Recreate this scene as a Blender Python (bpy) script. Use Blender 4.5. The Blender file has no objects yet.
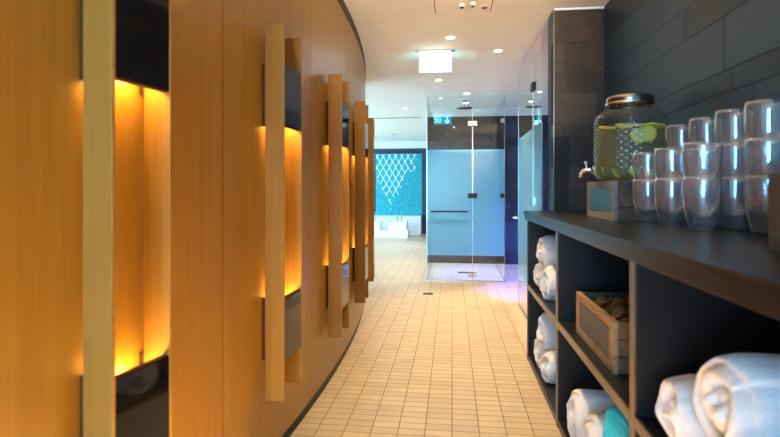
import bpy, bmesh, math, random
from mathutils import Vector, Matrix, noise
PI = math.pi
rnd = random.Random(7)
SC = bpy.context.scene
COL = SC.collection

# ------------------------------------------------------------------ mesh helpers
def new_bm():
    return bmesh.new()

def add_box(bm, x0, x1, y0, y1, z0, z1, mi=0):
    vs = [bm.verts.new(p) for p in ((x0,y0,z0),(x1,y0,z0),(x1,y1,z0),(x0,y1,z0),(x0,y0,z1),(x1,y0,z1),(x1,y1,z1),(x0,y1,z1))]
    fs = []
    for q in ((3,2,1,0),(4,5,6,7),(0,1,5,4),(1,2,6,5),(2,3,7,6),(3,0,4,7)):
        f = bm.faces.new([vs[i] for i in q]); f.material_index = mi; fs.append(f)
    return fs

def add_lathe(bm, prof, seg=32, cx=0, cy=0, cz=0, close=False, smooth=True, mi=0):
    """profile of (radius, z); radius 0 makes a pole"""
    rings = []
    for r, z in prof:
        if r < 1e-6:
            rings.append([bm.verts.new((cx, cy, cz+z))])
        else:
            rings.append([bm.verts.new((cx+r*math.cos(2*PI*i/seg), cy+r*math.sin(2*PI*i/seg), cz+z)) for i in range(seg)])
    n = len(rings)
    for k in range(n if close else n-1):
        a, b = rings[k], rings[(k+1) % n]
        for i in range(seg):
            j = (i+1) % seg
            if len(a) == 1 and len(b) == 1: continue
            if len(a) == 1: f = bm.faces.new((a[0], b[j], b[i]))
            elif len(b) == 1: f = bm.faces.new((a[i], a[j], b[0]))
            else: f = bm.faces.new((a[i], a[j], b[j], b[i]))
            f.smooth = smooth; f.material_index = mi

def add_tube(bm, pts, rad, seg=12, cap=True):
    pts = [Vector(p) for p in pts]
    rads = rad if isinstance(rad, (list, tuple)) else [rad]*len(pts)
    rings = []
    up = None
    for i, p in enumerate(pts):
        t = (pts[min(i+1, len(pts)-1)] - pts[max(i-1, 0)]).normalized()
        if up is None:
            up = Vector((0,0,1)) if abs(t.z) < .9 else Vector((1,0,0))
        u = (up - t*up.dot(t)).normalized(); up = u
        w = t.cross(u)
        rings.append([bm.verts.new(p + rads[i]*(u*math.cos(2*PI*k/seg) + w*math.sin(2*PI*k/seg))) for k in range(seg)])
    for a, b in zip(rings, rings[1:]):
        for k in range(seg):
            j = (k+1) % seg
            f = bm.faces.new((a[k], a[j], b[j], b[k])); f.smooth = True
    if cap:
        bm.faces.new(list(reversed(rings[0]))); bm.faces.new(rings[-1])

def obj(name, bm, mats, parent=None, bevel=0, bseg=2, fix=True):
    if fix:
        bmesh.ops.recalc_face_normals(bm, faces=bm.faces[:])
    me = bpy.data.meshes.new(name)
    bm.to_mesh(me); bm.free()
    for m in (mats if isinstance(mats, (list, tuple)) else [mats]):
        me.materials.append(m)
    o = bpy.data.objects.new(name, me)
    COL.objects.link(o)
    if parent: o.parent = parent
    if bevel:
        md = o.modifiers.new('bevel', 'BEVEL'); md.width = bevel; md.segments = bseg; md.limit_method = 'ANGLE'
    return o

def tag(o, label, cat, group=None):
    o['label'] = label; o['category'] = cat
    if group: o['group'] = group
    return o

def thing(name, label, cat, loc=(0,0,0), rz=0, group=None):
    o = bpy.data.objects.new(name, None); COL.objects.link(o)
    o.location = loc; o.rotation_euler = (0,0,rz); o.empty_display_size = .05
    return tag(o, label, cat, group)

def struct(name, bm, mats, **k):
    o = obj(name, bm, mats, **k); o['kind'] = 'structure'
    return o

def dup(src, label=None):
    c = src.copy(); COL.objects.link(c)
    if label: c['label'] = label
    for ch in list(src.children):
        d = ch.copy(); COL.objects.link(d); d.parent = c
        for g in list(ch.children):
            e = g.copy(); COL.objects.link(e); e.parent = d
    return c

# ------------------------------------------------------------------ materials
class NT:
    def __init__(s, name):
        s.m = bpy.data.materials.new(name); s.m.use_nodes = True
        s.t = s.m.node_tree; s.t.nodes.clear()
        s.out = s.n('ShaderNodeOutputMaterial')
    def n(s, typ, **kw):
        nd = s.t.nodes.new(typ)
        for k, v in kw.items():
            if k.startswith('i_'):
                nd.inputs[k[2:].replace('_', ' ')].default_value = v
            else: setattr(nd, k, v)
        return nd
    def l(s, a, ao, b, bi):
        s.t.links.new(a.outputs[ao], b.inputs[bi])
    def ramp(s, stops):
        r = s.n('ShaderNodeValToRGB')
        e = r.color_ramp.elements
        while len(e) < len(stops): e.new(.5)
        for el, (p, c) in zip(e, stops):
            el.position = p; el.color = (*c, 1) if len(c) == 3 else c
        return r

def plain(name, col, rough=.5, metal=0, spec=.5, bump=0, bscale=200, coat=0):
    t = NT(name)
    p = t.n('ShaderNodeBsdfPrincipled')
    p.inputs['Base Color'].default_value = (*col, 1); p.inputs['Roughness'].default_value = rough
    p.inputs['Metallic'].default_value = metal; p.inputs['Specular IOR Level'].default_value = spec
    p.inputs['Coat Weight'].default_value = coat
    # a faint procedural variation so that no surface is a dead flat colour
    tc = t.n('ShaderNodeTexCoord'); nz = t.n('ShaderNodeTexNoise'); nz.inputs['Scale'].default_value = bscale
    t.l(tc, 'Object', nz, 'Vector')
    mx = t.n('ShaderNodeMix', data_type='RGBA')
    mx.inputs[6].default_value = (*[c*.93 for c in col], 1); mx.inputs[7].default_value = (*[min(1, c*1.05) for c in col], 1)
    t.l(nz, 'Fac', mx, 0); t.l(mx, 2, p, 'Base Color')
    if bump:
        b = t.n('ShaderNodeBump'); b.inputs['Strength'].default_value = bump; b.inputs['Distance'].default_value = .004
        t.l(nz, 'Fac', b, 'Height'); t.l(b, 'Normal', p, 'Normal')
    t.l(p, 0, t.out, 0)
    return t.m

def wood(name, dark, light, rough=.42, sc=(38, 38, 1.1), tone=.10, bump=.08, spec=.4):
    t = NT(name)
    tc = t.n('ShaderNodeTexCoord'); mp = t.n('ShaderNodeMapping'); mp.inputs['Scale'].default_value = sc
    t.l(tc, 'Object', mp, 'Vector')
    n1 = t.n('ShaderNodeTexNoise'); n1.inputs['Scale'].default_value = 1; n1.inputs['Detail'].default_value = 5; n1.inputs['Roughness'].default_value = .6
    t.l(mp, 0, n1, 'Vector')
    mp2 = t.n('ShaderNodeMapping'); mp2.inputs['Scale'].default_value = tuple(4.5*s for s in sc)
    t.l(tc, 'Object', mp2, 'Vector')
    n2 = t.n('ShaderNodeTexNoise'); n2.inputs['Scale'].default_value = 1; n2.inputs['Detail'].default_value = 3
    t.l(mp2, 0, n2, 'Vector')
    mm = t.n('ShaderNodeMath', operation='MULTIPLY_ADD'); mm.inputs[1].default_value = .38; t.l(n2, 'Fac', mm, 0)
    m1 = t.n('ShaderNodeMath', operation='MULTIPLY'); m1.inputs[1].default_value = .62; t.l(n1, 'Fac', m1, 0)
    t.l(m1, 0, mm, 2)
    r = t.ramp([(.33, dark), (.66, light)]); t.l(mm, 0, r, 0)
    at = t.n('ShaderNodeAttribute'); at.attribute_name = 'tone'
    ma = t.n('ShaderNodeMath', operation='MULTIPLY_ADD'); ma.inputs[1].default_value = tone; ma.inputs[2].default_value = 1
    t.l(at, 'Fac', ma, 0)
    hs = t.n('ShaderNodeHueSaturation'); t.l(r, 0, hs, 'Color'); t.l(ma, 0, hs, 'Value')
    p = t.n('ShaderNodeBsdfPrincipled'); p.inputs['Roughness'].default_value = rough; p.inputs['Specular IOR Level'].default_value = spec
    t.l(hs, 0, p, 'Base Color')
    b = t.n('ShaderNodeBump'); b.inputs['Strength'].default_value = bump; b.inputs['Distance'].default_value = .002
    t.l(mm, 0, b, 'Height'); t.l(b, 'Normal', p, 'Normal')
    t.l(p, 0, t.out, 0)
    return t.m

def slate(name, dark, light, rough=.45):
    t = NT(name)
    tc = t.n('ShaderNodeTexCoord')
    mp = t.n('ShaderNodeMapping'); mp.inputs['Scale'].default_value = (3, 3, 30); t.l(tc, 'Object', mp, 'Vector')
    n1 = t.n('ShaderNodeTexNoise'); n1.inputs['Scale'].default_value = 1; n1.inputs['Detail'].default_value = 6; t.l(mp, 0, n1, 'Vector')
    n2 = t.n('ShaderNodeTexNoise'); n2.inputs['Scale'].default_value = 9; n2.inputs['Detail'].default_value = 8; t.l(tc, 'Object', n2, 'Vector')
    mix = t.n('ShaderNodeMath', operation='ADD'); t.l(n1, 'Fac', mix, 0); t.l(n2, 'Fac', mix, 1)
    hf = t.n('ShaderNodeMath', operation='MULTIPLY'); hf.inputs[1].default_value = .5; t.l(mix, 0, hf, 0)
    r = t.ramp([(.3, dark), (.7, light)]); t.l(hf, 0, r, 0)
    at = t.n('ShaderNodeAttribute'); at.attribute_name = 'tone'
    ma = t.n('ShaderNodeMath', operation='MULTIPLY_ADD'); ma.inputs[1].default_value = .45; ma.inputs[2].default_value = 1; t.l(at, 'Fac', ma, 0)
    hs = t.n('ShaderNodeHueSaturation'); t.l(r, 0, hs, 'Color'); t.l(ma, 0, hs, 'Value')
    p = t.n('ShaderNodeBsdfPrincipled'); p.inputs['Roughness'].default_value = rough; p.inputs['Specular IOR Level'].default_value = .4
    t.l(hs, 0, p, 'Base Color')
    b = t.n('ShaderNodeBump'); b.inputs['Strength'].default_value = .15; b.inputs['Distance'].default_value = .003
    t.l(hf, 0, b, 'Height'); t.l(b, 'Normal', p, 'Normal')
    t.l(p, 0, t.out, 0)
    return t.m

def grid_tiles(name, w, h, c1, c2, grout, gap=.0035, rough=.4, ox=0., oy=0., plane='XY'):
    """stack-bonded tiles in object space"""
    t = NT(name)
    tc = t.n('ShaderNodeTexCoord')
    mp = t.n('ShaderNodeMapping'); mp.inputs['Location'].default_value = (ox, oy, 0)
    if plane == 'XZ':
        sx = t.n('ShaderNodeSeparateXYZ'); cb = t.n('ShaderNodeCombineXYZ'); t.l(tc, 'Object', sx, 0)
        t.l(sx, 0, cb, 0); t.l(sx, 2, cb, 1); t.l(cb, 0, mp, 'Vector')
    else:
        t.l(tc, 'Object', mp, 'Vector')
    br = t.n('ShaderNodeTexBrick'); br.offset = 0; br.squash = 1
    br.inputs['Scale'].default_value = 1; br.inputs['Brick Width'].default_value = w; br.inputs['Row Height'].default_value = h
    br.inputs['Mortar Size'].default_value = gap/2; br.inputs['Mortar Smooth'].default_value = .2; br.inputs['Bias'].default_value = 0
    br.inputs['Color1'].default_value = (*c1, 1); br.inputs['Color2'].default_value = (*c2, 1); br.inputs['Mortar'].default_value = (*grout, 1)
    t.l(mp, 0, br, 'Vector')
    nz = t.n('ShaderNodeTexNoise'); nz.inputs['Scale'].default_value = 14; nz.inputs['Detail'].default_value = 6; t.l(tc, 'Object', nz, 'Vector')
    mx = t.n('ShaderNodeMix', data_type='RGBA', blend_type='MULTIPLY'); mx.inputs[0].default_value = .35
    r = t.ramp([(.3, (.72,.68,.62)), (.7, (1,1,1))]); t.l(nz, 'Fac', r, 0)
    t.l(br, 'Color', mx, 6); t.l(r, 0, mx, 7)
    p = t.n('ShaderNodeBsdfPrincipled'); p.inputs['Roughness'].default_value = rough; p.inputs['Specular IOR Level'].default_value = .4
    t.l(mx, 2, p, 'Base Color')
    b = t.n('ShaderNodeBump'); b.inputs['Strength'].default_value = .35; b.inputs['Distance'].default_value = .002; b.invert = True
    t.l(br, 'Fac', b, 'Height'); t.l(b, 'Normal', p, 'Normal')
    t.l(p, 0, t.out, 0)
    return t.m, t, br, mp, p

def emit(name, col, st):
    t = NT(name); e = t.n('ShaderNodeEmission'); e.inputs[0].default_value = (*col, 1); e.inputs[1].default_value = st
    t.l(e, 0, t.out, 0); return t.m

def clear_glass(name, tint=(.95,.98,.97), rough=.01, refl=1.0, bumpfn=None, ior=1.5, haze=0):
    t = NT(name)
    tr = t.n('ShaderNodeBsdfTransparent'); tr.inputs[0].default_value = (*tint, 1)
    gl = t.n('ShaderNodeBsdfGlossy'); gl.inputs['Roughness'].default_value = rough
    fr = t.n('ShaderNodeFresnel'); fr.inputs['IOR'].default_value = ior
    mu = t.n('ShaderNodeMath', operation='MULTIPLY', use_clamp=True); mu.inputs[1].default_value = refl; t.l(fr, 0, mu, 0)
    # the fresnel of a solid pane: the same on faces seen from inside the glass
    geo = t.n('ShaderNodeNewGeometry')
    md = t.n('ShaderNodeMath', operation='SUBTRACT'); md.inputs[0].default_value = 1; t.l(geo, 'Backfacing', md, 1)
    m2 = t.n('ShaderNodeMath', operation='MULTIPLY'); t.l(mu, 0, m2, 0); t.l(md, 0, m2, 1)
    mx = t.n('ShaderNodeMixShader'); t.l(m2, 0, mx, 0); t.l(tr, 0, mx, 1); t.l(gl, 0, mx, 2)
    if bumpfn:
        b = bumpfn(t); t.l(b, 'Normal', gl, 'Normal'); t.l(b, 'Normal', fr, 'Normal')
    if haze:
        # pale bluish haze painted in to brighten the glass
        df = t.n('ShaderNodeBsdfDiffuse'); df.inputs[0].default_value = (.80,.86,.92,1)
        hz = t.n('ShaderNodeMixShader'); hz.inputs[0].default_value = haze; t.l(mx, 0, hz, 1); t.l(df, 0, hz, 2); mx = hz
    t.l(mx, 0, t.out, 0)
    return t.m

def frosted(name, col):
    t = NT(name)
    tl = t.n('ShaderNodeBsdfTranslucent'); tl.inputs[0].default_value = (*col, 1)
    df = t.n('ShaderNodeBsdfDiffuse'); df.inputs[0].default_value = (*col, 1)
    gl = t.n('ShaderNodeBsdfGlossy'); gl.inputs['Roughness'].default_value = .22
    tr = t.n('ShaderNodeBsdfTransparent'); tr.inputs[0].default_value = (*col, 1)
    a = t.n('ShaderNodeMixShader'); a.inputs[0].default_value = .45; t.l(tl, 0, a, 1); t.l(df, 0, a, 2)
    c = t.n('ShaderNodeMixShader'); c.inputs[0].default_value = .08; t.l(a, 0, c, 1); t.l(tr, 0, c, 2)
    fr = t.n('ShaderNodeFresnel'); fr.inputs['IOR'].default_value = 1.4
    d = t.n('ShaderNodeMixShader'); t.l(fr, 0, d, 0); t.l(c, 0, d, 1); t.l(gl, 0, d, 2)
    t.l(d, 0, t.out, 0)
    return t.m

M = {}
M['oak'] = wood('oak_veneer', (.245,.117,.0115), (.325,.167,.0215), rough=.33, tone=.05)
M['oak_fin'] = wood('oak_solid', (.25,.122,.014), (.325,.172,.026), rough=.45)
M['crate'] = wood('weathered_crate_wood', (.13,.075,.036), (.34,.215,.115), rough=.7, sc=(12, 3, 30), bump=.4)
M['crate_dark_shaded'] = wood('dark_shaded_crate_wood', (.045,.028,.015), (.13,.085,.048), rough=.7, sc=(12, 3, 30), bump=.4)  # darker brown wood; shade on the side boards is put into the colour
M['crate_cool_lit'] = wood('cool_lit_crate_wood', (.11,.105,.10), (.23,.22,.21), rough=.7, sc=(12, 3, 30), bump=.4)  # grey copy of the crate wood; bluish light is put into the colour
M['counter'] = wood('dark_laminate', (.005,.005,.0055), (.010,.010,.011), rough=.36, sc=(20, 2, 20), bump=.02, spec=.4)
M['edge'] = wood('dark_laminate_edge', (.055,.038,.026), (.105,.075,.052), rough=.28, sc=(20, 2, 20), bump=.02, spec=.6)
M['wtedge'] = wood('dark_laminate_front', (.010,.008,.007), (.018,.014,.011), rough=.25, sc=(20, 2, 20), bump=.02, spec=.12)
M['slate'] = slate('slate_tile', (.0105,.030,.046), (.0205,.054,.080))
M['browntile'] = slate('brown_slate_tile', (.024,.015,.008), (.058,.038,.022))
M['navytile'] = slate('navy_tile', (.03,.035,.06), (.05,.06,.10))
M['grout'] = plain('dark_grout', (.02,.021,.022), .9)
M['ceiling'] = plain('ceiling_paint', (.96,.89,.78), .9, bscale=6)
M['white'] = plain('white_paint', (.82,.82,.82), .6)
M['stone'] = plain('white_stone', (.82,.84,.85), .35)
M['black'] = plain('matt_black', (.012,.012,.013), .5)
M['gap'] = plain('dark_reveal', (.005,.006,.008), .4, spec=.15)
M['gloss'] = plain('black_glass', (.006,.006,.007), .05, spec=.4)
M['steel'] = plain('steel', (.62,.62,.62), .22, metal=1)
M['chrome'] = plain('chrome', (.8,.8,.82), .08, metal=1)
M['lid'] = plain('brushed_lid_metal', (.34,.31,.28), .2, metal=1)
M['bronze'] = plain('dark_bronze', (.36,.15,.04), .22, metal=.3)
M['box'] = plain('dark_box', (.045,.022,.010), .8, spec=.2)
M['towel'] = plain('terry_towel', (.70,.685,.66), .95, bump=.9, bscale=260)
M['aqua_towel'] = plain('terry_towel_turquoise', (.008,.42,.68), .95, bump=.9, bscale=260)
M['red'] = plain('red_plastic', (.45,.03,.02), .4)
M['floor'], ft, fbr, fmp, fp = grid_tiles('floor_tile', .117, .0585, (.49,.38,.235), (.58,.465,.30), (.24,.155,.08), gap=.0055, rough=.38)
M['tray'] = grid_tiles('shower_floor_tile', .06, .06, (.52,.52,.50), (.60,.60,.58), (.38,.38,.37), gap=.004, rough=.4)[0]
M['glass'] = clear_glass('pane_glass', refl=1.9)
M['frost'] = frosted('frosted_glass', (.31,.74,.98))
def jar_bump(t):
    tc = t.n('ShaderNodeTexCoord'); sx = t.n('ShaderNodeSeparateXYZ'); t.l(tc, 'UV', sx, 0)
    outs = []
    for sg in (1, -1):
        a = t.n('ShaderNodeMath', operation='MULTIPLY_ADD'); a.inputs[1].default_value = sg; t.l(sx, 0, a, 0); t.l(sx, 1, a, 2)
        f = t.n('ShaderNodeMath', operation='PINGPONG'); f.inputs[1].default_value = .5; t.l(a, 0, f, 0); outs.append(f)
    ad = t.n('ShaderNodeMath', operation='MULTIPLY'); t.l(outs[0], 0, ad, 0); t.l(outs[1], 0, ad, 1)
    b = t.n('ShaderNodeBump'); b.inputs['Strength'].default_value = .9; b.inputs['Distance'].default_value = .012; t.l(ad, 0, b, 'Height')
    return b
M['jarglass'] = clear_glass('embossed_jar_glass', (.93,.97,.96), .03, 1.3, jar_bump)
M['tumbler'] = clear_glass('tumbler_glass', (.975,.985,.99), .055, 4.6, haze=.035)

def lemon_water():
    t = NT('lemon_water')
    tr = t.n('ShaderNodeBsdfTransparent'); tr.inputs[0].default_value = (.78,.82,.68,1)
    df = t.n('ShaderNodeBsdfDiffuse'); df.inputs[0].default_value = (.72,.66,.34,1)
    tl = t.n('ShaderNodeBsdfTranslucent'); tl.inputs[0].default_value = (.74,.68,.34,1)
    a = t.n('ShaderNodeMixShader'); a.inputs[0].default_value = .5; t.l(df, 0, a, 1); t.l(tl, 0, a, 2)
    tc = t.n('ShaderNodeTexCoord'); nz = t.n('ShaderNodeTexNoise'); nz.inputs['Scale'].default_value = 14; t.l(tc, 'Object', nz, 'Vector')
    mp = t.n('ShaderNodeMapRange'); mp.inputs[1].default_value = .3; mp.inputs[2].default_value = .7; mp.inputs[3].default_value = .12; mp.inputs[4].default_value = .24
    t.l(nz, 'Fac', mp, 0)
    m = t.n('ShaderNodeMixShader'); t.l(mp, 0, m, 0); t.l(tr, 0, m, 1); t.l(a, 0, m, 2)
    t.l(m, 0, t.out, 0); return t.m
M['water'] = lemon_water()
M['flesh'] = plain('lemon_flesh', (.80,.72,.26), .4, bscale=120)
M['rind'] = plain('lemon_rind', (.80,.58,.03), .4)
M['limeflesh'] = plain('lime_flesh', (.50,.62,.12), .4, bscale=120)
M['limerind'] = plain('lime_rind', (.14,.30,.02), .4)
M['chalk'] = plain('chalkboard', (.055,.062,.068), .55)
M['slatelabel'] = plain('slate_label', (.03,.10,.13), .35)
M['led'] = emit('warm_led', (1,.57,.15), 88)
M['lamp'] = emit('lamp_lens', (1,.88,.70), 50)
M['signface'] = emit('sign_diffuser', (.72,.90,1), 2.2)
M['signback'] = emit('sign_legend_field', (.02,.36,.55), 11)
M['signmark'] = emit('sign_legend_mark', (.30,.95,1), 20)
M['day1'] = emit('daylight_pane', (.16,.54,1.0), 27.0)
M['day2'] = emit('daylight_pane_far', (.30,.68,1.0), 11.5)
M['violet'] = emit('violet_led', (.10,.12,1), 12)

def mosaic():
    m, t, br, mp, p = grid_tiles('turquoise_mosaic', .028, .028, (.005,.30,.40), (.03,.50,.58), (.03,.35,.42), gap=.004, rough=.25, plane='XZ')
    # the diamond lattice laid into the mosaic in pale tesserae
    tc = t.n('ShaderNodeTexCoord'); sx = t.n('ShaderNodeSeparateXYZ'); t.l(tc, 'Object', sx, 0)
    lines = None
    for sg in (1, -1):
        a = t.n('ShaderNodeMath', operation='MULTIPLY'); a.inputs[1].default_value = sg*1.75; t.l(sx, 0, a, 0)
        b = t.n('ShaderNodeMath', operation='ADD'); t.l(a, 0, b, 0); t.l(sx, 2, b, 1)
        s = t.n('ShaderNodeMath', operation='MULTIPLY'); s.inputs[1].default_value = 1/.265; t.l(b, 0, s, 0)
        f = t.n('ShaderNodeMath', operation='FRACT'); t.l(s, 0, f, 0)
        c = t.n('ShaderNodeMath', operation='LESS_THAN'); c.inputs[1].default_value = .12; t.l(f, 0, c, 0)
        if lines is None: lines = c
        else:
            k = t.n('ShaderNodeMath', operation='MAXIMUM'); t.l(lines, 0, k, 0); t.l(c, 0, k, 1); lines = k
    # where the lattice lies: a hanging wedge on the left, breaking up downward and to the right
    nz = t.n('ShaderNodeTexNoise'); nz.inputs['Scale'].default_value = 7; nz.inputs['Detail'].default_value = 2; t.l(tc, 'Object', nz, 'Vector')
    ax = t.n('ShaderNodeMath', operation='MULTIPLY_ADD'); ax.inputs[1].default_value = .9; ax.inputs[2].default_value = .18; t.l(sx, 0, ax, 0)
    ab = t.n('ShaderNodeMath', operation='ABSOLUTE'); t.l(ax, 0, ab, 0)
    zz = t.n('ShaderNodeMath', operation='MULTIPLY_ADD'); zz.inputs[1].default_value = .55; zz.inputs[2].default_value = .28; t.l(sx, 2, zz, 0)
    sb = t.n('ShaderNodeMath', operation='SUBTRACT'); t.l(zz, 0, sb, 0); t.l(ab, 0, sb, 1)
    q = t.n('ShaderNodeMath', operation='MULTIPLY_ADD'); q.inputs[1].default_value = .9; t.l(nz, 'Fac', q, 0); t.l(sb, 0, q, 2)
    g = t.n('ShaderNodeMath', operation='GREATER_THAN'); g.inputs[1].default_value = .50; t.l(q, 0, g, 0)
    mk = t.n('ShaderNodeMath', operation='MULTIPLY'); t.l(lines, 0, mk, 0); t.l(g, 0, mk, 1)
    old = p.inputs['Base Color'].links[0].from_node
    mx = t.n('ShaderNodeMix', data_type='RGBA'); mx.inputs[7].default_value = (.80,.95,.92,1)
    t.l(mk, 0, mx, 0); t.l(old, 2, mx, 6); t.l(mx, 2, p, 'Base Color')
    return m
M['mosaic'] = mosaic()

# ------------------------------------------------------------------ dimensions
CEIL = 2.21
CX, CY, R = -13.863, 2.833, 13.205          # the curved oak wall is part of a big drum
PHI, DPHI = -.0752, .06292                  # first wall light used for the fit, and their pitch
XW = .956                                   # right wall
YF = 12.5                                   # far wall
YS, YB = 6.05, 7.5                          # shower front, shower back wall
XG = .605                                   # glass line on the right
HC = .92                                    # worktop height

# ------------------------------------------------------------------ floor and ceiling
bm = new_bm(); add_box(bm, -5.2, 2.1, -2.8, 12.8, -.1, 0); struct('floor', bm, M['floor'])
bm = new_bm(); add_box(bm, -5.2, 2.1, -2.8, 12.8, CEIL, CEIL+.1); struct('ceiling', bm, M['ceiling'])

# ------------------------------------------------------------------ curved oak wall
def drum(bm, r0, r1, a0, a1, z0, z1, n, lay=None, val=0):
    ring = []
    for i in range(n+1):
        a = a0+(a1-a0)*i/n
        c, s = math.cos(a), math.sin(a)
        ring.append([bm.verts.new((CX+r*c, CY+r*s, z)) for r, z in ((r0,z0),(r1,z0),(r1,z1),(r0,z1))])
    fs = []
    for p, q in zip(ring, ring[1:]):
        for k in range(4):
            fs.append(bm.faces.new((p[k], p[(k+1)%4], q[(k+1)%4], q[k])))
    fs.append(bm.faces.new(ring[0])); fs.append(bm.faces.new(list(reversed(ring[-1]))))
    if lay is not None:
        for f in fs: f[lay] = val
    return fs

SEAM = PHI - .0208                         # angle of one joint between veneer panels
bm = new_bm(); lay = bm.faces.layers.float.new('tone')
k0, k1 = -5, 5
for k in range(k0, k1):
    a0 = SEAM + k*DPHI; a1 = a0 + DPHI
    gap = .0022/R
    drum(bm, R-.022, R, a0+gap, min(a1-gap, .205), .055, 2.148, 8, lay, rnd.uniform(-1, 1))
    if a1 > .205: break
drum(bm, R-.06, R-.012, SEAM+k0*DPHI, .203, .055, 2.148, 60, lay, -4)
struct('wall_left', bm, M['oak'])
bm = new_bm(); drum(bm, R-.06, R-.010, SEAM+k0*DPHI, .204, 0, .0552, 60); struct('baseboard_left', bm, M['gap'])
bm = new_bm(); drum(bm, R-.06, R+.003, SEAM+k0*DPHI, .2045, 2.1481, CEIL, 60); struct('trim_1', bm, M['gap'])

# ------------------------------------------------------------------ tiled walls
COURSES = [.195, .132, .195, .080]
def courses(zmin, zmax, phase=1.993):
    """boundaries of the four repeating course heights"""
    z = phase; k = 3; bs = [z]                      # course above z has height COURSES[k]
    while z < zmax: z += COURSES[k]; k = (k+1) % 4; bs.append(z)
    z = phase; k = 2
    while z > zmin: z -= COURSES[k]; k = (k-1) % 4; bs.insert(0, z)
    return bs

def tile_wall(name, origin, u, width, zmin, zmax, thick, mat, lmin=.45, lmax=.95, seed=1):
    """a wall slab whose face (at origin, running along u, outward = u x z) carries separate tiles"""
    rr = random.Random(seed)
    U = Vector(u).normalized(); Nn = U.cross(Vector((0,0,1))); O = Vector(origin)
    bm = new_bm(); lay = bm.faces.layers.float.new('tone')
    def slab(u0, u1, z0, z1, d0, d1, mi, tone):
        vs = []
        for d in (d0, d1):
            for (a, z) in ((u0,z0),(u1,z0),(u1,z1),(u0,z1)):
                p = O + U*a + Nn*d; vs.append(bm.verts.new((p.x, p.y, z)))
        for q in ((3,2,1,0),(4,5,6,7),(0,1,5,4),(1,2,6,5),(2,3,7,6),(3,0,4,7)):
            f = bm.faces.new([vs[i] for i in q]); f.material_index = mi; f[lay] = tone
    slab(0, width, zmin, zmax, -thick, -.004, 1, 0)
    g = .0014
    bs = courses(zmin, zmax)
    for z0, z1 in zip(bs, bs[1:]):
        a, b = max(z0, zmin), min(z1, zmax)
        if b-a < .004: continue
        x = -rr.uniform(0, lmax)
        while x < width:
            L = rr.uniform(lmin, lmax)
            u0, u1 = max(x, 0), min(x+L, width)
            if u1-u0 > .006:
                slab(u0+(g if u0 > 0 else 0), u1-(g if u1 < width else 0), a+g, b-g, -.0045, rr.uniform(-.0004, .0008), 0, rr.uniform(-1, 1))
            x += L
    return struct(name, bm, [mat, M['grout']])

# right wall behind the worktop; outward normal -X  -> u = -Y ... (u x z = (-1,0,0) needs u=(0,-1,0))
tile_wall('wall_right', (XW, 3.43, 0), (0,-1,0), 6.2, 0, CEIL, .1, M['slate'], .55, 1.1, 3)
# pillar: face to the camera, normal -Y -> u=(1,0,0)
tile_wall('wall_pillar', (.648, 3.43, 0), (1,0,0), .308, 0, CEIL, .10, M['browntile'], .12, .26, 5)
tile_wall('wall_pillar_side', (.648, 3.64, 0), (0,-1,0), .21, 0, CEIL, .09, M['slate'], .3, .6, 8)
bm = new_bm(); add_box(bm, .6455, .6495, 3.4265, 3.4305, HC, CEIL-.012); struct('trim_2', bm, M['steel'])
bm = new_bm(); add_box(bm, .648, .956, 3.4235, 3.4305, CEIL-.012, CEIL); struct('trim_3', bm, M['white'])
# back wall of both showers
tile_wall('wall_shower', (-.29, YB, 0), (1,0,0), XG+.29, 0, 2.10, .1, M['browntile'], .25, .6, 11)
tile_wall('wall_shower_side', (XG, YB, 0), (1,0,0), 1.4, 0, 2.10, .1, M['navytile'], .25, .6, 12)
bm = new_bm(); add_box(bm, -.29, 2.005, YB-.02, YB+.1, 2.10, CEIL); struct('trim_4', bm, M['white'])
tile_wall('wall_cubicle', (1.95, YB, 0), (0,-1,0), YB-3.5, 0, CEIL, .1, M['navytile'], .3, .7, 13)
bm = new_bm(); add_box(bm, .956, 1.95, 3.44, 3.54, 0, CEIL); struct('wall_cubicle_end', bm, M['white'])
# far room
tile_wall('wall_far', (-5.0, YF, 0), (1,0,0), 7.0, 0, 2.05, .1, M['navytile'], .3, .7, 14)
bm = new_bm(); add_box(bm, -5, 2.05, YF-.10, YF+.1, 2.05, CEIL); struct('trim_5', bm, M['white'])
bm = new_bm(); add_box(bm, 1.95, 2.05, YB, YF, 0, CEIL); struct('wall_far_right', bm, M['white'])
bm = new_bm(); add_box(bm, -5.0, -.97, 5.50, 5.60, 0, CEIL); struct('wall_behind_drum', bm, M['white'])
# far room window wall, X = -5
def window_wall(name, wname, axis, pos, a0, a1, z0, z1, w0, w1, cols, rows, pane, thick=.1, side=1):
    """axis 'X': wall at x=pos running along y; axis 'Y': wall at y=pos along x"""
    def bx(b, u0, u1, d0, d1, za, zb):
        if axis == 'X': add_box(b, pos+min(d0*side, d1*side), pos+max(d0*side, d1*side), u0, u1, za, zb)
        else: add_box(b, u0, u1, pos+min(d0*side, d1*side), pos+max(d0*side, d1*side), za, zb)
    b = new_bm()
    bx(b, w0, a0, -thick, 0, 0, CEIL); bx(b, a1, w1, -thick, 0, 0, CEIL)
    bx(b, a0, a1, -thick, 0, 0, z0); bx(b, a0, a1, -thick, 0, z1, CEIL)
    struct(name, b, M['white'])
    root = bpy.data.objects.new(wname, None); COL.objects.link(root); root['kind'] = 'structure'
    b = new_bm(); bx(b, a0, a1, -.08, -.07, z0, z1); obj('pane', b, pane, root)
    b = new_bm()
    for i in range(cols+1):
        u = a0+(a1-a0)*i/cols; bx(b, max(a0, u-.025), min(a1, u+.025), -.069, -.02, z0, z1)
    for j in range(rows+1):
        z = z0+(z1-z0)*j/rows; bx(b, a0, a1, -.068, -.025, max(z0, z-.02), min(z1, z+.02))
    obj('frame', b, M['white'], root)
window_wall('wall_far_left', 'window_1', 'X', -5.0, 6.2, 12.0, .25, 2.05, 5.5, 12.6, 5, 2, M['day2'])
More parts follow.
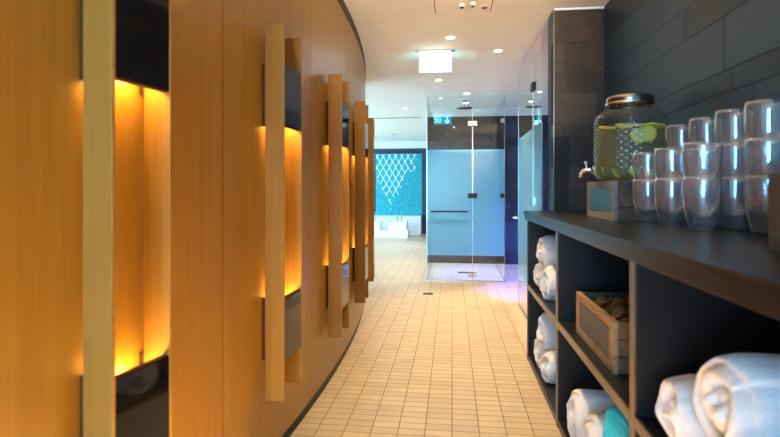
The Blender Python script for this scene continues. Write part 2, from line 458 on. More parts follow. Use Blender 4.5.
window_wall('wall_back', 'window_2', 'Y', -2.7, -1.45, -.10, .45, 2.05, -2.0, 1.05, 3, 5, M['day1'])
# mosaic picture on the far wall
bm = new_bm(); add_box(bm, -.56, .56, -.012, 0, -.74, .74)
o = obj('mosaic_panel', bm, M['mosaic']); o.location = (-1.275, YF-.001, 1.1805)
tag(o, 'turquoise mosaic panel with a pale diamond lattice on the far wall', 'mosaic')

# ------------------------------------------------------------------ pairs of oak fins with glowing niche
ZB, ZT = .278, 1.659
def make_light():
    t = thing('wall_light', '', 'wall light', group='fin lights along the curved oak wall')
    X0, X1, T, G = .014, .0875, .010, .180
    for y in (0, G):
        b = new_bm(); add_box(b, X0, X1, y, y+T, ZB, ZT); obj('fin', b, M['oak_fin'], t, bevel=.0012)
    for z0, z1, up in ((1.285, 1.515, False), (.425, .653, True)):
        b = new_bm(); za, zb_ = (z0, z1-.042) if up else (z0+.028, z1)
        add_box(b, -.001, X0-.0005, .0195, G+.0005, za, zb_); add_box(b, X0-.0004, .066, T+.0004, G-.0004, za, zb_); add_box(b, .0661, .083, T+.0004, G-.0004, z0, z1)
        add_box(b, -.001, X0-.0005, .006, .019, z0, z1); add_box(b, -.001, X0-.0005, G+.001, G+T-.002, z0, z1)
        bx = obj('box', b, M['box'], t)
        b = new_bm(); add_box(b, .0832, .0862, T+.001, G-.001, z0+(.001 if up else .003), z1-(.003 if up else .001)); obj('face_panel', b, M['gloss'], bx)
        ze = z1 if up else z0
        zl = ze-.0415 if up else ze+.0238
        b = new_bm(); add_box(b, .030, .048, T+.006, G-.006, zl, zl+.004)
        obj('light_strip', b, M['led'], bx)
    return t
proto = make_light()
WL = {-1: 'nearest oak fin pair with warm niche, black boxes cut by the frame edges',
      0: 'whole oak fin pair with glowing niche, second from the front on the curved wall',
      1: 'third oak fin pair from the front, midway along the curved oak wall',
      2: 'slim oak fin pair fourth along the curved wall, beyond the third pair',
      3: 'farthest oak fin pair, at the end of the curved wall beside the mosaic'}
first = True
for k in WL:
    o = proto if first else dup(proto)
    first = False
    a = PHI + k*DPHI - (.0003 if k < 0 else 0)
    o.location = (CX+R*math.cos(a), CY+R*math.sin(a), 0); o.rotation_euler = (0,0,a)
    o['label'] = WL[k]

# ------------------------------------------------------------------ shelving unit and worktop
XF = .462; YE = 3.30
su = thing('shelving_unit', 'long dark open shelving unit holding towels under the worktop on the right', 'shelving unit', (0,0,0))
DIV = [2.365, 1.392, .42]
T = .034
Y0, Y1 = -.55, YE
def part(name, b, m, bev=.0015): return obj(name, b, m, su, bevel=bev)
b = new_bm(); add_box(b, XF+.004, XW-.012, Y1-T, Y1, 0, .866); part('end_panel', b, M['counter'])
b = new_bm(); add_box(b, XF+.004, XW-.012, Y0, Y0+T, 0, .866); part('end_panel', b, M['counter'])
for y in DIV:
    b = new_bm(); add_box(b, XF+.004, XW-.012, y, y+.036, .04, .866); part('divider', b, M['counter'])
    b = new_bm(); add_box(b, XF-.0005, XF+.0036, y, y+.036, .0, .866); part('edge_strip', b, M['edge'], .001)
b = new_bm(); add_box(b, XF-.0005, XF+.0036, Y1-T+.012, Y1, 0, .866); part('edge_strip', b, M['edge'], .001)
b = new_bm(); add_box(b, XW-.011, XW-.003, Y0, Y1, 0, .866); part('back_panel', b, M['counter'], 0)
b = new_bm(); add_box(b, XF+.002, XW-.012, Y0+T+.001, Y1-T-.001, .006, .039); part('bottom_board', b, M['counter'])
ends = [Y1-T] + DIV + [Y0+T]
for i in range(4):
    hi, lo = ends[i]-.001, (ends[i+1]+.037 if i < 3 else ends[4]+.001)
    b = new_bm(); add_box(b, XF+.004, XW-.013, lo, hi, .442, .474); part('shelf', b, M['counter'])
    b = new_bm(); add_box(b, XF-.0005, XF+.0036, lo, hi, .442, .474); part('edge_strip', b, M['edge'], .001)
wt = thing('worktop', 'long dark brown worktop carrying the glasses and drink jar', 'worktop', (0,0,0))
b = new_bm(); add_box(b, .452, XW-.002, Y0-.01, 3.372, .897, HC); obj('top_board', b, M['counter'], wt, bevel=.002)
b = new_bm(); add_box(b, .4545, XW-.002, Y0-.01, 3.370, .867, .8965); obj('lower_board', b, M['wtedge'], wt, bevel=.002)
for ch in wt.children:
    if ch.name.startswith('top_board'):
        b = new_bm(); add_box(b, .4492, .4518, Y0-.01, 3.372, .8975, HC-.0015); obj('front_edge', b, M['wtedge'], ch, bevel=.0008)

# ------------------------------------------------------------------ towels
def towel_mesh(Rt, L, pitch, seed, squash=.92, pw=1.0):
    gd = .032 if pw == 1 else .012
    """rolled towel, axis along +X from the end face at x=0; the end face shows the spiral"""
    bm = new_bm()
    nth, nr, nl = 120, 26, 18
    off = Vector((seed*7.1, seed*3.3, 0))
    def P(x, r, th):
        # spiral groove on the end, outer flap step, lumpy terry surface
        fl = 1 + .10*((th/(2*PI)) % 1.0) - .05
        rr = r*fl
        sgn = lambda v: math.copysign(abs(v)**pw, v)
        y, z = rr*math.cos(th), rr*math.sin(th)
        p = Vector((x, y, z))
        n = noise.noise(p*13+off)*.007 + noise.noise(p*46+off)*.0025
        rr2 = rr + n*(r/Rt)
        y, z = rr2*sgn(math.cos(th)), rr2*sgn(math.sin(th))*squash
        if z < -Rt*squash*.8: z = -Rt*squash*.8 + (z+Rt*squash*.8)*.4
        return y, z
    rows = []
    for j in range(nr+1):                      # end face from centre outward
        r = Rt*(.03+.97*j/nr)
        row = []
        for i in range(nth):
            th = 2*PI*i/nth
            ph = r/pitch - th/(2*PI)
            g = abs(math.sin(PI*ph))**.5      # ridge between two grooves
            edge = max(0, (j/nr-.80)/.20)
            x = gd*(1-g) + .045*edge**2 + noise.noise(Vector((r*14, math.cos(th)*1.5, math.sin(th)*1.5))+off)*.010 - .010*(1-(r/Rt))*math.cos(th*2+seed)
            y, z = P(0, r, th)
            row.append(bm.verts.new((x, y, z)))
        rows.append(row)
    for k in range(1, nl+1):
        x = .045 + (L-.06)*k/nl
        row = []
        for i in range(nth):
            th = 2*PI*i/nth
            y, z = P(x, Rt, th)
            row.append(bm.verts.new((x, y, z)))
        rows.append(row)
    for a, b in zip(rows, rows[1:]):
        for i in range(nth):
            j = (i+1) % nth
            f = bm.faces.new((a[i], b[i], b[j], a[j])); f.smooth = True
    bm.faces.new(rows[0]); bm.faces.new(list(reversed(rows[-1])))
    return bm

def towel(x, y, z, Rt, L, seed, label, group, mat='towel', rz=0, roll=0, pitch=.043, squash=.92, pw=1.0):
    o = obj('rolled_towel', towel_mesh(Rt, L, pitch, seed, squash, pw), M[mat])
    sb = o.modifiers.new('smooth', 'SUBSURF'); sb.levels = 1; sb.render_levels = 1
    o.location = (x, y, z); o.rotation_euler = (roll, 0, rz)
    return tag(o, label, 'towel', group)
g1, g2, g3, g4 = 'towels in the upper far compartment', 'towels in the lower far compartment', 'towels in the lower middle compartment', 'towels in the near compartment'
zs, zb = .4745, .0395
towel(.482, 3.035, zs+.084, .094, .40, 1, 'white rolled towel lower left in the upper far compartment, beside the end panel', g1, roll=.4, rz=.2)
towel(.478, 2.800, zs+.084, .094, .40, 2, 'white rolled towel lower right in the upper far compartment, half behind the divider', g1, roll=2.0, rz=.2)
towel(.480, 2.922, zs+.236, .096, .40, 3, 'white rolled towel on top of the pile in the upper far compartment', g1, roll=1.2, rz=.2)
towel(.482, 3.035, zb+.084, .094, .40, 4, 'white rolled towel lower left in the bottom far compartment, on the bottom board', g2, roll=.9, rz=.2)
towel(.478, 2.795, zb+.084, .094, .40, 5, 'white rolled towel lower right in the bottom far compartment, by the divider', g2, roll=2.6, rz=.2)
towel(.480, 2.918, zb+.237, .096, .40, 6, 'white rolled towel on top of the pile in the bottom far compartment', g2, roll=1.7, rz=.2)
towel(.472, 2.128, zb+.108, .112, .44, 7, 'left of the two big white rolled towels under the middle shelf', g3, squash=1.05, roll=.5)
towel(.474, 1.896, zb+.106, .110, .44, 8, 'right of the two big white rolled towels under the middle shelf', g3, squash=1.05, roll=1.9)
towel(.480, 1.612, zb+.172, .160, .40, 12, 'turquoise rolled towel beside the divider, right of the two big white ones', g3, mat='aqua_towel', squash=1.12, pw=.5, pitch=.06)
towel(.478, 1.215, zs+.080, .088, .44, 9, 'white rolled towel lying lower left on the near shelf beside the divider', g4, roll=1.0)
towel(.486, 1.040, zs+.172, .102, .44, 10, 'large white rolled towel on top of the near pile at the right edge', g4, roll=2.4)
towel(.480, .905, zs+.080, .088, .44, 11, 'white rolled towel under the large one in the lower right corner', g4, roll=.3)

# ------------------------------------------------------------------ wooden crates
def make_crate(lenx, leny, h, label, plate, open_top=True, front='crate'):
    """front (with the label plate) faces -X; origin at the base corner nearest -X, -Y"""
    t = thing('wooden_crate', label, 'crate')
    w = .016
    b = new_bm()
    # framed front
    add_box(b, 0, w, 0, leny, 0, .030); add_box(b, 0, w, 0, leny, h-.030, h)
    add_box(b, 0, w, 0, .045, .030, h-.030); add_box(b, 0, w, leny-.045, leny, .030, h-.030)
    add_box(b, .006, w, .044, leny-.044, .029, h-.029)
    obj('front_board', b, M[front], t, bevel=.0015)
    for y in (0, leny-w):
        b = new_bm()
        n = 3
        for i in range(n):
            add_box(b, w+.0005, lenx-w-.0005, y, y+w, h*i/n+.0015, h*(i+1)/n-.0015)
        obj('side_board', b, M['crate_dark_shaded'], t, bevel=.0015)
    b = new_bm(); add_box(b, lenx-w, lenx, 0, leny, 0, h); obj('back_board', b, M['crate_dark_shaded'], t, bevel=.0015)
    b = new_bm(); add_box(b, w, lenx-w, w, leny-w, .004, .016); obj('base_board', b, M['crate'], t)
    if not open_top:
        b = new_bm()
        for i in range(3): add_box(b, w+(lenx-2*w)*i/3+.001, w+(lenx-2*w)*(i+1)/3-.001, w, leny-w, h-.014, h-.001)
        obj('top_board', b, M['crate'], t, bevel=.001)
    b = new_bm(); add_box(b, .0015, .0055, .050, leny-.050, .034, h-.034); obj('label_plate', b, plate, t, bevel=.001)
    return t
c = make_crate(.255, .44, .170, 'closed wooden crate with a slate plate standing under the drink jar', M['slatelabel'], False, 'crate_cool_lit'); c.location = (.675, 2.28, HC)
c = make_crate(.29, .49, .165, 'open wooden crate of dark pieces on the middle shelf of the shelving unit', M['chalk']); c.location = (.50, 1.695, .4742)
c = make_crate(.235, .46, .168, 'brown wooden crate standing on the worktop, cut by the right frame edge', M['crate_dark_shaded'], True, 'crate_dark_shaded'); c.location = (.703, .797, HC)

# dark curved pieces lying in the open crate
PL = ['far end', 'far corner at the back', 'far left side', 'centre of the far half', 'back board', 'middle', 'front board', 'near half beside the front',
      'near half at the back', 'near corner', 'near end', 'top of the heap']
rp = random.Random(4)
for i in range(24):
    b = new_bm()
    L, W = rp.uniform(.040, .050), rp.uniform(.022, .028)
    rows = []
    for s in range(9):
        u = s/8*2-1
        ww = W*math.sqrt(max(.03, 1-u*u*.92))
        row = []
        for q in range(7):
            v = q/6*2-1
            row.append(b.verts.new((u*L, v*ww, .022*(1-u*u)+.012*(v*v)-.01)))
        rows.append(row)
    for r0, r1 in zip(rows, rows[1:]):
        for q in range(6):
            f = b.faces.new((r0[q], r1[q], r1[q+1], r0[q+1])); f.smooth = True
    o = obj('curved_chip', b, M['bronze'])
    sd = o.modifiers.new('thick', 'SOLIDIFY'); sd.thickness = .005
    fx = .565 + .165*((i*5) % 12)/12; fy = 2.12 - .365*i/23
    o.location = (fx, fy, .588 + .020*(i % 3)); o.rotation_euler = (rp.uniform(-.2,.2), rp.uniform(-.2,.2), rp.uniform(0, PI))
    tag(o, 'dark glossy curved piece heaped in the open wooden crate on the middle shelf', 'wood chip', 'dark pieces in the crate')

# ------------------------------------------------------------------ drink jar
JX, JY, JZ = .787, 2.43, HC+.170
jar = thing('drink_dispenser', 'large glass drink dispenser of lemon water with a metal lid and tap on a crate', 'drink dispenser', (JX, JY, JZ))
jp = [(0,.004),(.10,.004),(.128,.002),(.143,.010),(.151,.030),(.152,.060),(.152,.235),(.150,.262),(.142,.288),(.126,.306),(.106,.316),(.0945,.322),(.092,.330),(.092,.345)]
b = new_bm(); add_lathe(b, jp, 64)
uvl = b.loops.layers.uv.new('UVMap')
for f in b.faces:
    us = []
    for lp in f.loops:
        co = lp.vert.co; us.append(math.atan2(co.y, co.x)/(2*PI))
    for lp, u in zip(f.loops, us):
        if max(us)-u > .5: u += 1
        m = 1 if .03 < lp.vert.co.z < .27 else 1
        lp[uvl].uv = (u*34*m, lp.vert.co.z*36)
obj('glass_body', b, M['jarglass'], jar)
b = new_bm(); add_lathe(b, [(0,.012),(.10,.012),(.134,.014),(.146,.034),(.1475,.06),(.1475,.225),(.1470,.238),(0,.238)], 48); obj('lemon_water', b, M['water'], jar)
b = new_bm(); add_lathe(b, [(.094,.334),(.0985,.336),(.0985,.366),(.095,.374),(.088,.377),(0,.377)], 48); lid = obj('lid', b, M['lid'], jar)
b = new_bm(); add_lathe(b, [(.0975,.338),(.1015,.340),(.1015,.346),(.0975,.348)], 48, close=True); obj('rim_band', b, M['steel'], lid)
# tap facing the corridor
tap = new_bm()
dirv = Vector((-.90, .43, 0)).normalized()
p0 = dirv*.150 + Vector((0,0,.052))
add_tube(tap, [p0-dirv*.006, p0+dirv*.006], .020, 16)
add_tube(tap, [p0, p0+dirv*.030, p0+dirv*.048+Vector((0,0,-.004)), p0+dirv*.058+Vector((0,0,-.016)), p0+dirv*.060+Vector((0,0,-.034))], [.011,.011,.0105,.010,.009], 14)
tp = obj('tap', tap, M['chrome'], jar)
tap = new_bm()
add_tube(tap, [p0+dirv*.034+Vector((0,0,.008)), p0+dirv*.034+Vector((0,0,.030))], .005, 10)
sidev = Vector((-dirv.y, dirv.x, 0))
add_tube(tap, [p0+dirv*.034+Vector((0,0,.030))-sidev*.022, p0+dirv*.034+Vector((0,0,.033))+sidev*.022], [.006,.0075], 10)
obj('tap_handle', tap, M['chrome'], tp)
def slice_obj(name, r, t, rind, flesh):
    b = new_bm()
    add_lathe(b, [(r*.90,-t/2),(r,-t/2*.7),(r,t/2*.7),(r*.90,t/2)], 28, mi=0)
    add_lathe(b, [(r*.90,t/2),(0,t/2)], 28, mi=1); add_lathe(b, [(0,-t/2),(r*.90,-t/2)], 28, mi=1)
    bmesh.ops.remove_doubles(b, verts=b.verts[:], dist=1e-5)
    return obj(name, b, [rind, flesh])
LS = [((-.055,-.088,.2365), (.08,.08,.5), 'lemon slice lying flat on the water between the left and front ones in the jar'),
      ((.050,-.092,.2365), (-.06,.06,1.2), 'lemon slice lying flat on the water between the front and right ones in the jar'),
      ((-.105,-.030,.236), (.12,.05,.3), 'lemon slice lying flat on the water at the left of the jar'),
      ((-.005,-.105,.237), (.10,-.06,.9), 'lemon slice lying flat on the water at the front of the jar'),
      ((.095,-.060,.236), (-.08,.08,.2), 'lemon slice lying flat on the water at the right of the jar'),
      ((-.005,-.122,.190), (1.35,.1,.35), 'round lemon slice upright against the front glass of the jar'),
      ((.035,-.118,.198), (1.45,-.15,-.25), 'tilted lemon slice at the waterline on the right of the jar'),
      ((.092,.035,.205), (1.1,.7,.8), 'lemon slice floating at the back of the jar beside the wall'),
      ]
for p, r, lb in LS:
    o = slice_obj('lemon_slice', .034, .010, M['rind'], M['flesh']); o.location = (JX+p[0], JY+p[1], JZ+p[2]); o.rotation_euler = r
    tag(o, lb, 'lemon slice', 'lemon slices in the jar')
LM = [((-.118,-.020,.040), (.5,1.2,.2), 'lime wedge slice at the bottom of the jar right by the tap'),
      ((-.085,-.090,.034), (1.0,.4,.6), 'lime slice at the bottom of the jar, left of centre'),
      ((-.020,-.118,.040), (1.2,.2,.1), 'lime slice standing at the bottom front of the jar'),
      ((.045,-.110,.034), (.9,-.4,.4), 'lime slice at the bottom right of the jar behind the glasses')]
for p, r, lb in LM:
    o = slice_obj('lime_slice', .024, .007, M['limerind'], M['limeflesh']); o.location = (JX+p[0], JY+p[1], JZ+p[2]); o.rotation_euler = r
    tag(o, lb, 'lime slice', 'lime slices in the jar')

# ------------------------------------------------------------------ stacked double-wall tumblers
def tumbler_bm():
    b = new_bm()
    prof = [(0,.0),(.026,.0),(.031,.002),(.034,.010),(.0385,.026),(.0430,.045),(.0470,.064),(.0495,.085),(.0510,.110),(.0515,.135),(.0510,.158),(.0502,.170),
            (.0490,.1705),(.0482,.169),(.0480,.150),(.0470,.125),(.0450,.105),(.0410,.085),(.0340,.066),(.022,.050),(0,.045)]
    add_lathe(b, [(r*1.09, z) for r, z in prof], 40)
    return b
tb = obj('tumbler', tumbler_bm(), M['tumbler'])
STEP = .106
ORD = ['first', 'second', 'third', 'fourth']
front = [(.770, 2.166), (.772, 1.946), (.774, 1.722)]
back = [(.895, 2.165), (.895, 1.962), (.895, 1.777), (.895, 1.606)]
first = True
def put(x, y, n, label, group):
    global first
    o = tb if first else tb.copy()
    if not first: COL.objects.link(o)
    first = False
    o.location = (x, y, HC+.0005+STEP*n); o.rotation_euler = (0, 0, x*7+y*3+n)
    tag(o, label, 'glass', group)
for i, (x, y) in enumerate(front):
    nm = ['front stack nearest the drink jar', 'middle stack of the front row', 'front-row stack closest to the camera'][i]
    put(x, y, 0, 'clear double-wall glass at the bottom of the ' + nm, 'stacked glasses on the worktop')
    put(x, y, 1, 'clear double-wall glass on top of the ' + nm, 'stacked glasses on the worktop')
for i, (x, y) in enumerate(back):
    for n in range(3):
        put(x, y, n, 'clear glass %s the %s tall stack by the wall from the jar' % (['at the bottom of', 'in the middle of', 'on top of'][n], ORD[i]), 'stacked glasses on the worktop')

# ------------------------------------------------------------------ glass showers
GT = 2.135; F0, F1 = .295, 1.515; TH = .008
def pane(b, axis, pos, a0, a1, z0, z1, frost=True):
    zs = [z0, F0, F1, z1] if frost else [z0, z1]
    rings = []
    for z in zs:
        if axis == 'Y': c = [(a0,pos,z),(a1,pos,z),(a1,pos+TH,z),(a0,pos+TH,z)]
        else: c = [(pos,a0,z),(pos+TH,a0,z),(pos+TH,a1,z),(pos,a1,z)]
        rings.append([b.verts.new(p) for p in c])
    for i, (r0, r1) in enumerate(zip(rings, rings[1:])):
        for k in range(4):
            f = b.faces.new((r0[k], r0[(k+1)%4], r1[(k+1)%4], r1[k])); f.material_index = 1 if (frost and i == 1) else 0
    b.faces.new(list(reversed(rings[0]))); b.faces.new(rings[-1])
sh = thing('shower_enclosure', 'glass shower cubicle with a frosted band and bar handle at the end of the corridor', 'shower', (0,0,0))
GM = [M['glass'], M['frost']]
XD = .235                                     # joint between door and fixed pane
b = new_bm(); pane(b, 'Y', YS, -.285, XD-.004, .012, GT); dr = obj('door', b, GM, sh)
b = new_bm(); pane(b, 'Y', YS, XD+.004, XG-.012, .004, GT); obj('fixed_pane', b, GM, sh)
b = new_bm(); pane(b, 'X', -.292, YS-.002, YB-.003, .004, GT, False); obj('side_pane', b, M['glass'], sh)
b = new_bm(); pane(b, 'X', XG-.004, YS+.012, YB-.003, .004, GT, False); obj('side_pane', b, M['glass'], sh)
# bottom rails and edge profiles
b = new_bm(); add_box(b, -.292, XG+.004, YS-.004, YS+.012, 0, .010); obj('floor_rail', b, M['steel'], sh)
b = new_bm(); add_box(b, -.294, -.283, YS+.013, YB-.003, 0, .008); obj('floor_rail', b, M['steel'], sh)
b = new_bm(); add_box(b, XG-.006, XG+.006, YS+.013, YB-.003, 0, .008); obj('floor_rail', b, M['steel'], sh)
b = new_bm(); add_box(b, -.2945, -.2865, YS-.006, YS-.0005, .012, GT); obj('edge_profile', b, M['steel'], sh)
b = new_bm(); add_box(b, XD-.0035, XD+.0035, YS-.002, YS+.010, .012, GT); obj('seal', b, M['steel'], sh)
b = new_bm(); add_box(b, XG-.011, XG-.005, YS-.004, YS+.012, .012, GT); obj('edge_profile', b, M['steel'], sh)
b = new_bm()
add_tube(b, [(-.245, YS-.045, .803), (XD-.055, YS-.045, .803)], .0085, 12)
for x in (-.215, XD-.085): add_tube(b, [(x, YS-.045, .803), (x, YS-.0005, .803)], .008, 10)
obj('bar_handle', b, M['black'], dr)
for z, m in ((1.815, 'steel'), (.985, 'black'), (.075, 'steel')):
    b = new_bm(); add_box(b, XD-.052, XD-.005, YS-.014, YS+.022, z-.028, z+.028); add_box(b, XD+.005, XD+.052, YS-.014, YS+.022, z-.028, z+.028)
    add_tube(b, [(XD, YS-.008, z-.03), (XD, YS-.008, z+.03)], .007, 10)
    obj('hinge', b, M[m], dr, bevel=.002)
for z in (1.84, .985):
    b = new_bm(); add_box(b, XG-.055, XG-.012, YS-.012, YS+.020, z-.024, z+.024); obj('clamp', b, M['black'] if z < 1 else M['steel'], sh, bevel=.002)
b = new_bm(); add_box(b, -.281, XG-.008, YS+.014, YB-.002, .0005, .0035); tag(obj('shower_tray', b, M['tray']), 'grey tiled shower floor inside the glass cubicle', 'shower tray')

gp = thing('glass_partition', 'frosted glass partition with a hinged door beyond the dark pillar on the right', 'shower door', (0,0,0))
YD = 4.01; YO = 4.88
b = new_bm(); pane(b, 'X', XG, 3.642, YD-.004, .004, GT); obj('fixed_pane', b, GM, gp)
b = new_bm(); pane(b, 'X', XG, YD+.004, YO-.004, .012, GT); dr2 = obj('door', b, GM, gp)
b = new_bm(); add_box(b, XG-.002, XG+.010, YD-.0035, YD+.0035, .012, GT); obj('seal', b, M['steel'], gp)
b = new_bm(); add_box(b, XG-.002, XG+.010, YO-.0035, YO+.0035, .012, GT); obj('seal', b, M['steel'], gp)
b = new_bm(); add_box(b, XG-.004, XG+.012, 3.642, YO, 0, .0035); obj('floor_rail', b, M['steel'], gp)
for z in (1.825, .965, .10):
    b = new_bm(); add_box(b, XG-.014, XG+.022, YD-.055, YD-.005, z-.030, z+.030); add_box(b, XG-.014, XG+.022, YD+.005, YD+.055, z-.030, z+.030)
    obj('hinge', b, M['black'] if z > 1.2 else M['steel'], dr2, bevel=.002)
b = new_bm()
add_tube(b, [(XG-.05, YO-.02, .80), (XG-.05, YO-.16, .80)], .009, 12)
for y in (YO-.04, YO-.14): add_tube(b, [(XG-.05, y, .80), (XG-.0005, y, .80)], .008, 10)
obj('bar_handle', b, M['steel'], dr2)

# shower head
s = thing('rain_shower', 'chrome rain shower hanging from the ceiling inside the glass cubicle', 'shower head', (.165, 6.82, CEIL))
b = new_bm(); add_lathe(b, [(0,0),(.045,0),(.045,-.012),(.012,-.016),(.012,-.075),(.0,-.075)], 24); obj('ceiling_arm', b, M['steel'], s)
b = new_bm(); add_lathe(b, [(0,-.0755),(.02,-.076),(.11,-.088),(.112,-.097),(.105,-.100),(0,-.100)], 32); obj('rose', b, M['steel'], s)

# drains
def drain(x, y, w, l, label, z=0):
    t = thing('floor_drain', label, 'floor drain', (x, y, z))
    b = new_bm(); add_box(b, -w/2, w/2, -l/2, l/2, .0002, .003); obj('frame', b, M['steel'], t)
    b = new_bm()
    for i in range(5): add_box(b, -w/2+.006, w/2-.006, -l/2+l*(i+.15)/5, -l/2+l*(i+.85)/5, .0031, .0045)
    obj('grate', b, M['black'], t)
drain(-.24, 5.26, .10, .085, 'small square metal floor drain in the corridor in front of the shower')
drain(.15, 6.64, .15, .10, 'metal floor drain in the middle of the shower tray', .0036)

# ------------------------------------------------------------------ exit sign
s = thing('exit_sign', 'glowing white emergency exit sign hanging under the corridor ceiling', 'exit sign', (-.138, 4.325, CEIL))
b = new_bm(); add_box(b, -.165, .165, -.025, .025, -.012, 0); obj('ceiling_plate', b, M['steel'], s, bevel=.002)
for x in (-.112, .112):
    b = new_bm(); add_tube(b, [(x,0,-.012),(x,0,-.040)], .005, 8); obj('hanger', b, M['steel'], s)
b = new_bm(); add_box(b, -.135, .135, -.0065, .0065, -.188, -.036); hs = obj('housing', b, M['white'], s, bevel=.002)
b = new_bm(); add_box(b, -.131, .131, -.0095, -.0068, -.184, -.040); obj('lit_front', b, M['signface'], hs)
b = new_bm(); add_box(b, -.130, .130, -.007, .007, -.034, -.014); obj('lamp_tube', b, M['signface'], s)
b = new_bm(); add_box(b, -.131, .131, .0068, .0095, -.184, -.040); obj('legend_field', b, M['signback'], hs)
# pictogram: a frame with a running figure at one side, an arrow pointing down at the other
b = new_bm(); y0, y1 = .0096, .0112
def bar(p, q, w):
    p, q = Vector(p), Vector(q); d = (q-p).normalized(); n = Vector((-d.y, d.x))*w/2
    vs = []
    for yy in (y0, y1):
        for c_ in (p-n, q-n, q+n, p+n): vs.append(b.verts.new((c_.x, yy, c_.y)))
    for qd in ((3,2,1,0),(4,5,6,7),(0,1,5,4),(1,2,6,5),(2,3,7,6),(3,0,4,7)): b.faces.new([vs[i] for i in qd])
bar((-.110,-.060),(-.030,-.060),.012); bar((-.110,-.166),(-.110,-.054),.012); bar((-.030,-.166),(-.030,-.054),.012)
bar((-.070,-.095),(-.074,-.128),.020); bar((-.074,-.126),(-.090,-.146),.011); bar((-.090,-.146),(-.092,-.164),.010)
bar((-.072,-.126),(-.054,-.142),.011); bar((-.054,-.142),(-.048,-.160),.010); bar((-.070,-.100),(-.048,-.114),.009); bar((-.070,-.098),(-.092,-.112),.009)
bar((-.066,-.074),(-.066,-.088),.014)
bar((.065,-.058),(.065,-.150),.016); bar((.066,-.166),(.030,-.126),.016); bar((.064,-.166),(.100,-.126),.016)
obj('legend', b, M['signmark'], hs)

# ------------------------------------------------------------------ ceiling fittings
def downlight_proto():
    t = thing('downlight', '', 'ceiling light', group='recessed ceiling spots')
    b = new_bm(); add_lathe(b, [(.030,-.001),(.045,-.001),(.044,-.005),(.033,-.006)], 28, close=True); obj('trim_ring', b, M['white'], t)
    b = new_bm(); add_lathe(b, [(0,-.003),(.0315,-.003),(.0315,-.0005),(0,-.0005)], 28); obj('lens', b, M['lamp'], t)
    return t
DL = [((-.012, 3.975), 'round ceiling spot in front of the exit sign, a square of plaster around it'),
      ((.378, 4.40), 'round ceiling spot right of the exit sign, near the glass partition'),
      ((-.140, 5.49), 'small round ceiling spot just behind the exit sign'),
      ((.178, 6.30), 'round ceiling spot just inside the front pane of the shower'),
      ((.18, 6.98), 'round ceiling spot above the rain shower in the glass cubicle'),
      ((-.66, 7.36), 'round ceiling spot in the passage left of the shower, before the air slot'),
      ((.05, 2.45), 'round ceiling spot over the middle of the corridor, above the frame'),
      ((-.10, 1.0), 'added round ceiling spot over the near end of the corridor, above the frame'),
      ((-.45, -.55), 'added round ceiling spot behind the viewpoint to brighten the ceiling'),
      ((1.25, 4.9), 'round ceiling spot behind the frosted glass partition'),
      ((-.6, -1.75), 'added round ceiling spot farthest behind the viewpoint to brighten the ceiling')]
dp = downlight_proto(); first = True
for (x, y), lb in DL:
    o = dp if first else dup(dp)
    first = False
    o.location = (x, y, CEIL); o['label'] = lb
bm = new_bm(); add_box(bm, -1.30, -.50, 8.30, 8.335, CEIL-.004, CEIL); tag(obj('air_slot', bm, M['gap']), 'thin dark air slot across the ceiling of the far passage', 'air vent')
for (x, y), lb in (((-1.18, 10.7), 'round grey ceiling vent in the far room ahead of the mosaic wall'),):
    t = thing('ceiling_vent', lb, 'air vent', (x, y, CEIL))
    b = new_bm(); add_lathe(b, [(.055,-.001),(.095,-.001),(.09,-.012),(.06,-.012)], 28, close=True); obj('trim_ring', b, M['white'], t)
    b = new_bm(); add_lathe(b, [(0,-.006),(.06,-.006),(.06,-.002),(0,-.002)], 28); obj('grille', b, M['steel'], t)
# access hatch with a sprinkler and spots over the corridor
hb = thing('ceiling_hatch', 'square access hatch with thin dark joints in the ceiling at the top of the picture', 'ceiling hatch', (.07, 3.18, CEIL))
b = new_bm(); add_box(b, -.175, .175, -.24, .24, -.002, 0); obj('panel', b, M['ceiling'], hb)
b = new_bm()
add_box(b, -.180, -.1755, -.245, .245, -.0022, 0); obj('joint', b, M['gap'], hb)
b = new_bm(); add_box(b, .1755, .180, -.245, .245, -.0022, 0); obj('joint', b, M['gap'], hb)
o = thing('fire_sensor', 'small red round sensor on the ceiling hatch', 'sensor', (.205, 3.34, CEIL-.0025))
b = new_bm(); add_lathe(b, [(0,0),(.018,0),(.018,-.004),(.010,-.010),(0,-.012)], 24); obj('dome', b, M['red'], o)
b = new_bm(); add_lathe(b, [(.022,-.0002),(.030,-.0002),(.030,-.003),(.022,-.003)], 24, close=True); obj('base_ring', b, M['white'], o)
for x, y, lb in ((.062, 3.275, 'left of the two small white ceiling fittings on the hatch, at the top edge'), (.128, 3.26, 'right of the two small white ceiling fittings on the hatch, at the top edge')):
    t = thing('ceiling_fitting', lb, 'ceiling fitting', (x, y, CEIL-.0025))
    b = new_bm(); add_lathe(b, [(0,0),(.020,0),(.020,-.006),(.012,-.016),(0,-.016)], 20); obj('housing', b, M['white'], t)
    b = new_bm(); add_lathe(b, [(0,-.0162),(.010,-.0162),(.010,-.024),(0,-.026)], 20); obj('nozzle', b, M['black'], t)

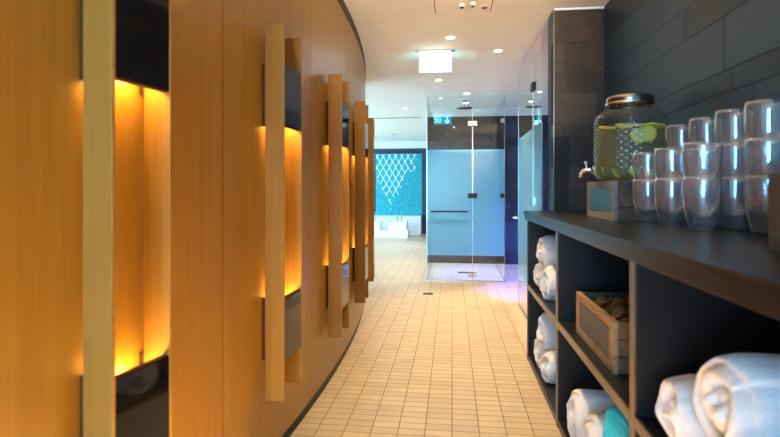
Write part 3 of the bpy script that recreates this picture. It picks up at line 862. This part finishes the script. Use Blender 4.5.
# ------------------------------------------------------------------ foot baths in the far room
st = thing('stone_plinth', 'long low white stone step in front of the foot baths in the far room', 'plinth', (0,0,0))
b = new_bm(); add_box(b, -2.4, -.95, 11.25, 11.78, 0, .16); obj('step', b, M['stone'], st, bevel=.006)
b = new_bm(); add_box(b, -2.4, -.72, 12.10, YF-.002, 0, .44); tag(obj('stone_ledge', b, M['stone'], bevel=.006), 'white stone ledge along the foot of the mosaic wall', 'ledge')
def basin(x, label):
    t = thing('foot_basin', label, 'basin', (x, 11.55, .1602), group='foot baths below the mosaic')
    w, l, h = .20, .20, .19
    b = new_bm()
    add_box(b, -w, w, -l, -l+.05, 0, h); add_box(b, -w, w, l-.05, l, 0, h); add_box(b, -w, -w+.05, -l+.05, l-.05, 0, h); add_box(b, w-.05, w, -l+.05, l-.05, 0, h); add_box(b, -w+.05, w-.05, -l+.05, l-.05, 0, .03)
    obj('bowl', b, M['stone'], t, bevel=.006)
    for sx in (-.05, .05):
        b = new_bm(); add_tube(b, [(sx, l+.03, .03), (sx, l+.03, .36), (sx, l+.02, .38), (sx, l-.06, .385), (sx, l-.07, .36)], .012, 10); obj('tap', b, M['steel'], t)
    return t
basin(-1.19, 'white square foot bath with two taps, right of the pair below the mosaic')
basin(-1.78, 'white square foot bath half hidden behind the oak fins, below the mosaic')
drain(-.80, 10.9, .30, .10, 'long metal floor drain in the far room right of the foot baths')

# ------------------------------------------------------------------ lights
def light(name, typ, loc, energy, col, rot=(0,0,0), **kw):
    ld = bpy.data.lights.new(name, typ); ld.energy = energy; ld.color = col
    for k, v in kw.items(): setattr(ld, k, v)
    o = bpy.data.objects.new(name, ld); COL.objects.link(o); o.location = loc; o.rotation_euler = rot
    return o
WARM = (1, .71, .37)
PW = [165, 135, 160, 110, 75, 145, 165, 3300, 2000, 240, 1600]  # unseen spots around the viewpoint, added and overdriven so floor bounce brightens the ceiling
CONE = [80, 80, 80, 80, 80, 90, 76, 42, 50, 80, 50]
for ((x, y), lb), pw, cone in zip(DL, PW, CONE):
    light('downlight_beam', 'SPOT', (x, y, CEIL-.012), pw*.9, WARM, spot_size=math.radians(cone), spot_blend=1, shadow_soft_size=.035)
light('cubicle_led', 'SPOT', (1.06, 5.5, CEIL-.02), 420, (.13,.10,1), spot_size=math.radians(44), spot_blend=.6, shadow_soft_size=.05)
light('cubicle_led', 'SPOT', (1.12, 6.6, CEIL-.02), 420, (.06,.13,1), spot_size=math.radians(75), spot_blend=.6, shadow_soft_size=.05)
light('far_downlight', 'SPOT', (-.9, 9.6, CEIL-.02), 200, (.88,.78,1), spot_size=math.radians(140), spot_blend=.8, shadow_soft_size=.1)

d = Vector((-.2, 3.7, 2.42)) - Vector((.72, .6, 1.6))
light('ceiling_fill_beam', 'SPOT', (.72, .6, 1.6), 230, (1,.76,.47), d.to_track_quat('-Z', 'Y').to_euler(), spot_size=math.radians(52), spot_blend=1, shadow_soft_size=.06)  # unseen fill light by the right wall, added to brighten the ceiling
w = bpy.data.worlds.new('World'); SC.world = w; w.use_nodes = True
w.node_tree.nodes['Background'].inputs[0].default_value = (.5,.6,.75,1)
w.node_tree.nodes['Background'].inputs[1].default_value = .05

# ------------------------------------------------------------------ camera
cd = bpy.data.cameras.new('camera'); cam = bpy.data.objects.new('camera', cd); COL.objects.link(cam)
cd.sensor_width = 36; cd.sensor_fit = 'HORIZONTAL'; cd.lens = 24; cd.shift_y = -28.5/780
cd.clip_start = .02
cam.location = (0, 0, 1.05); cam.rotation_euler = (PI/2, 0, math.atan(62/520))
cd.dof.use_dof = True; cd.dof.focus_distance = 4.6; cd.dof.aperture_fstop = 3.2
SC.camera = cam
vs = SC.view_settings
vs.view_transform = 'Standard'; vs.look = 'None'; vs.gamma = 1; vs.exposure = 0.52; vs.use_curve_mapping = False
SC.cycles.transparent_max_bounces = 32; SC.cycles.max_bounces = 12; SC.cycles.diffuse_bounces = 5; SC.cycles.glossy_bounces = 5
SC.cycles.sample_clamp_indirect = 6
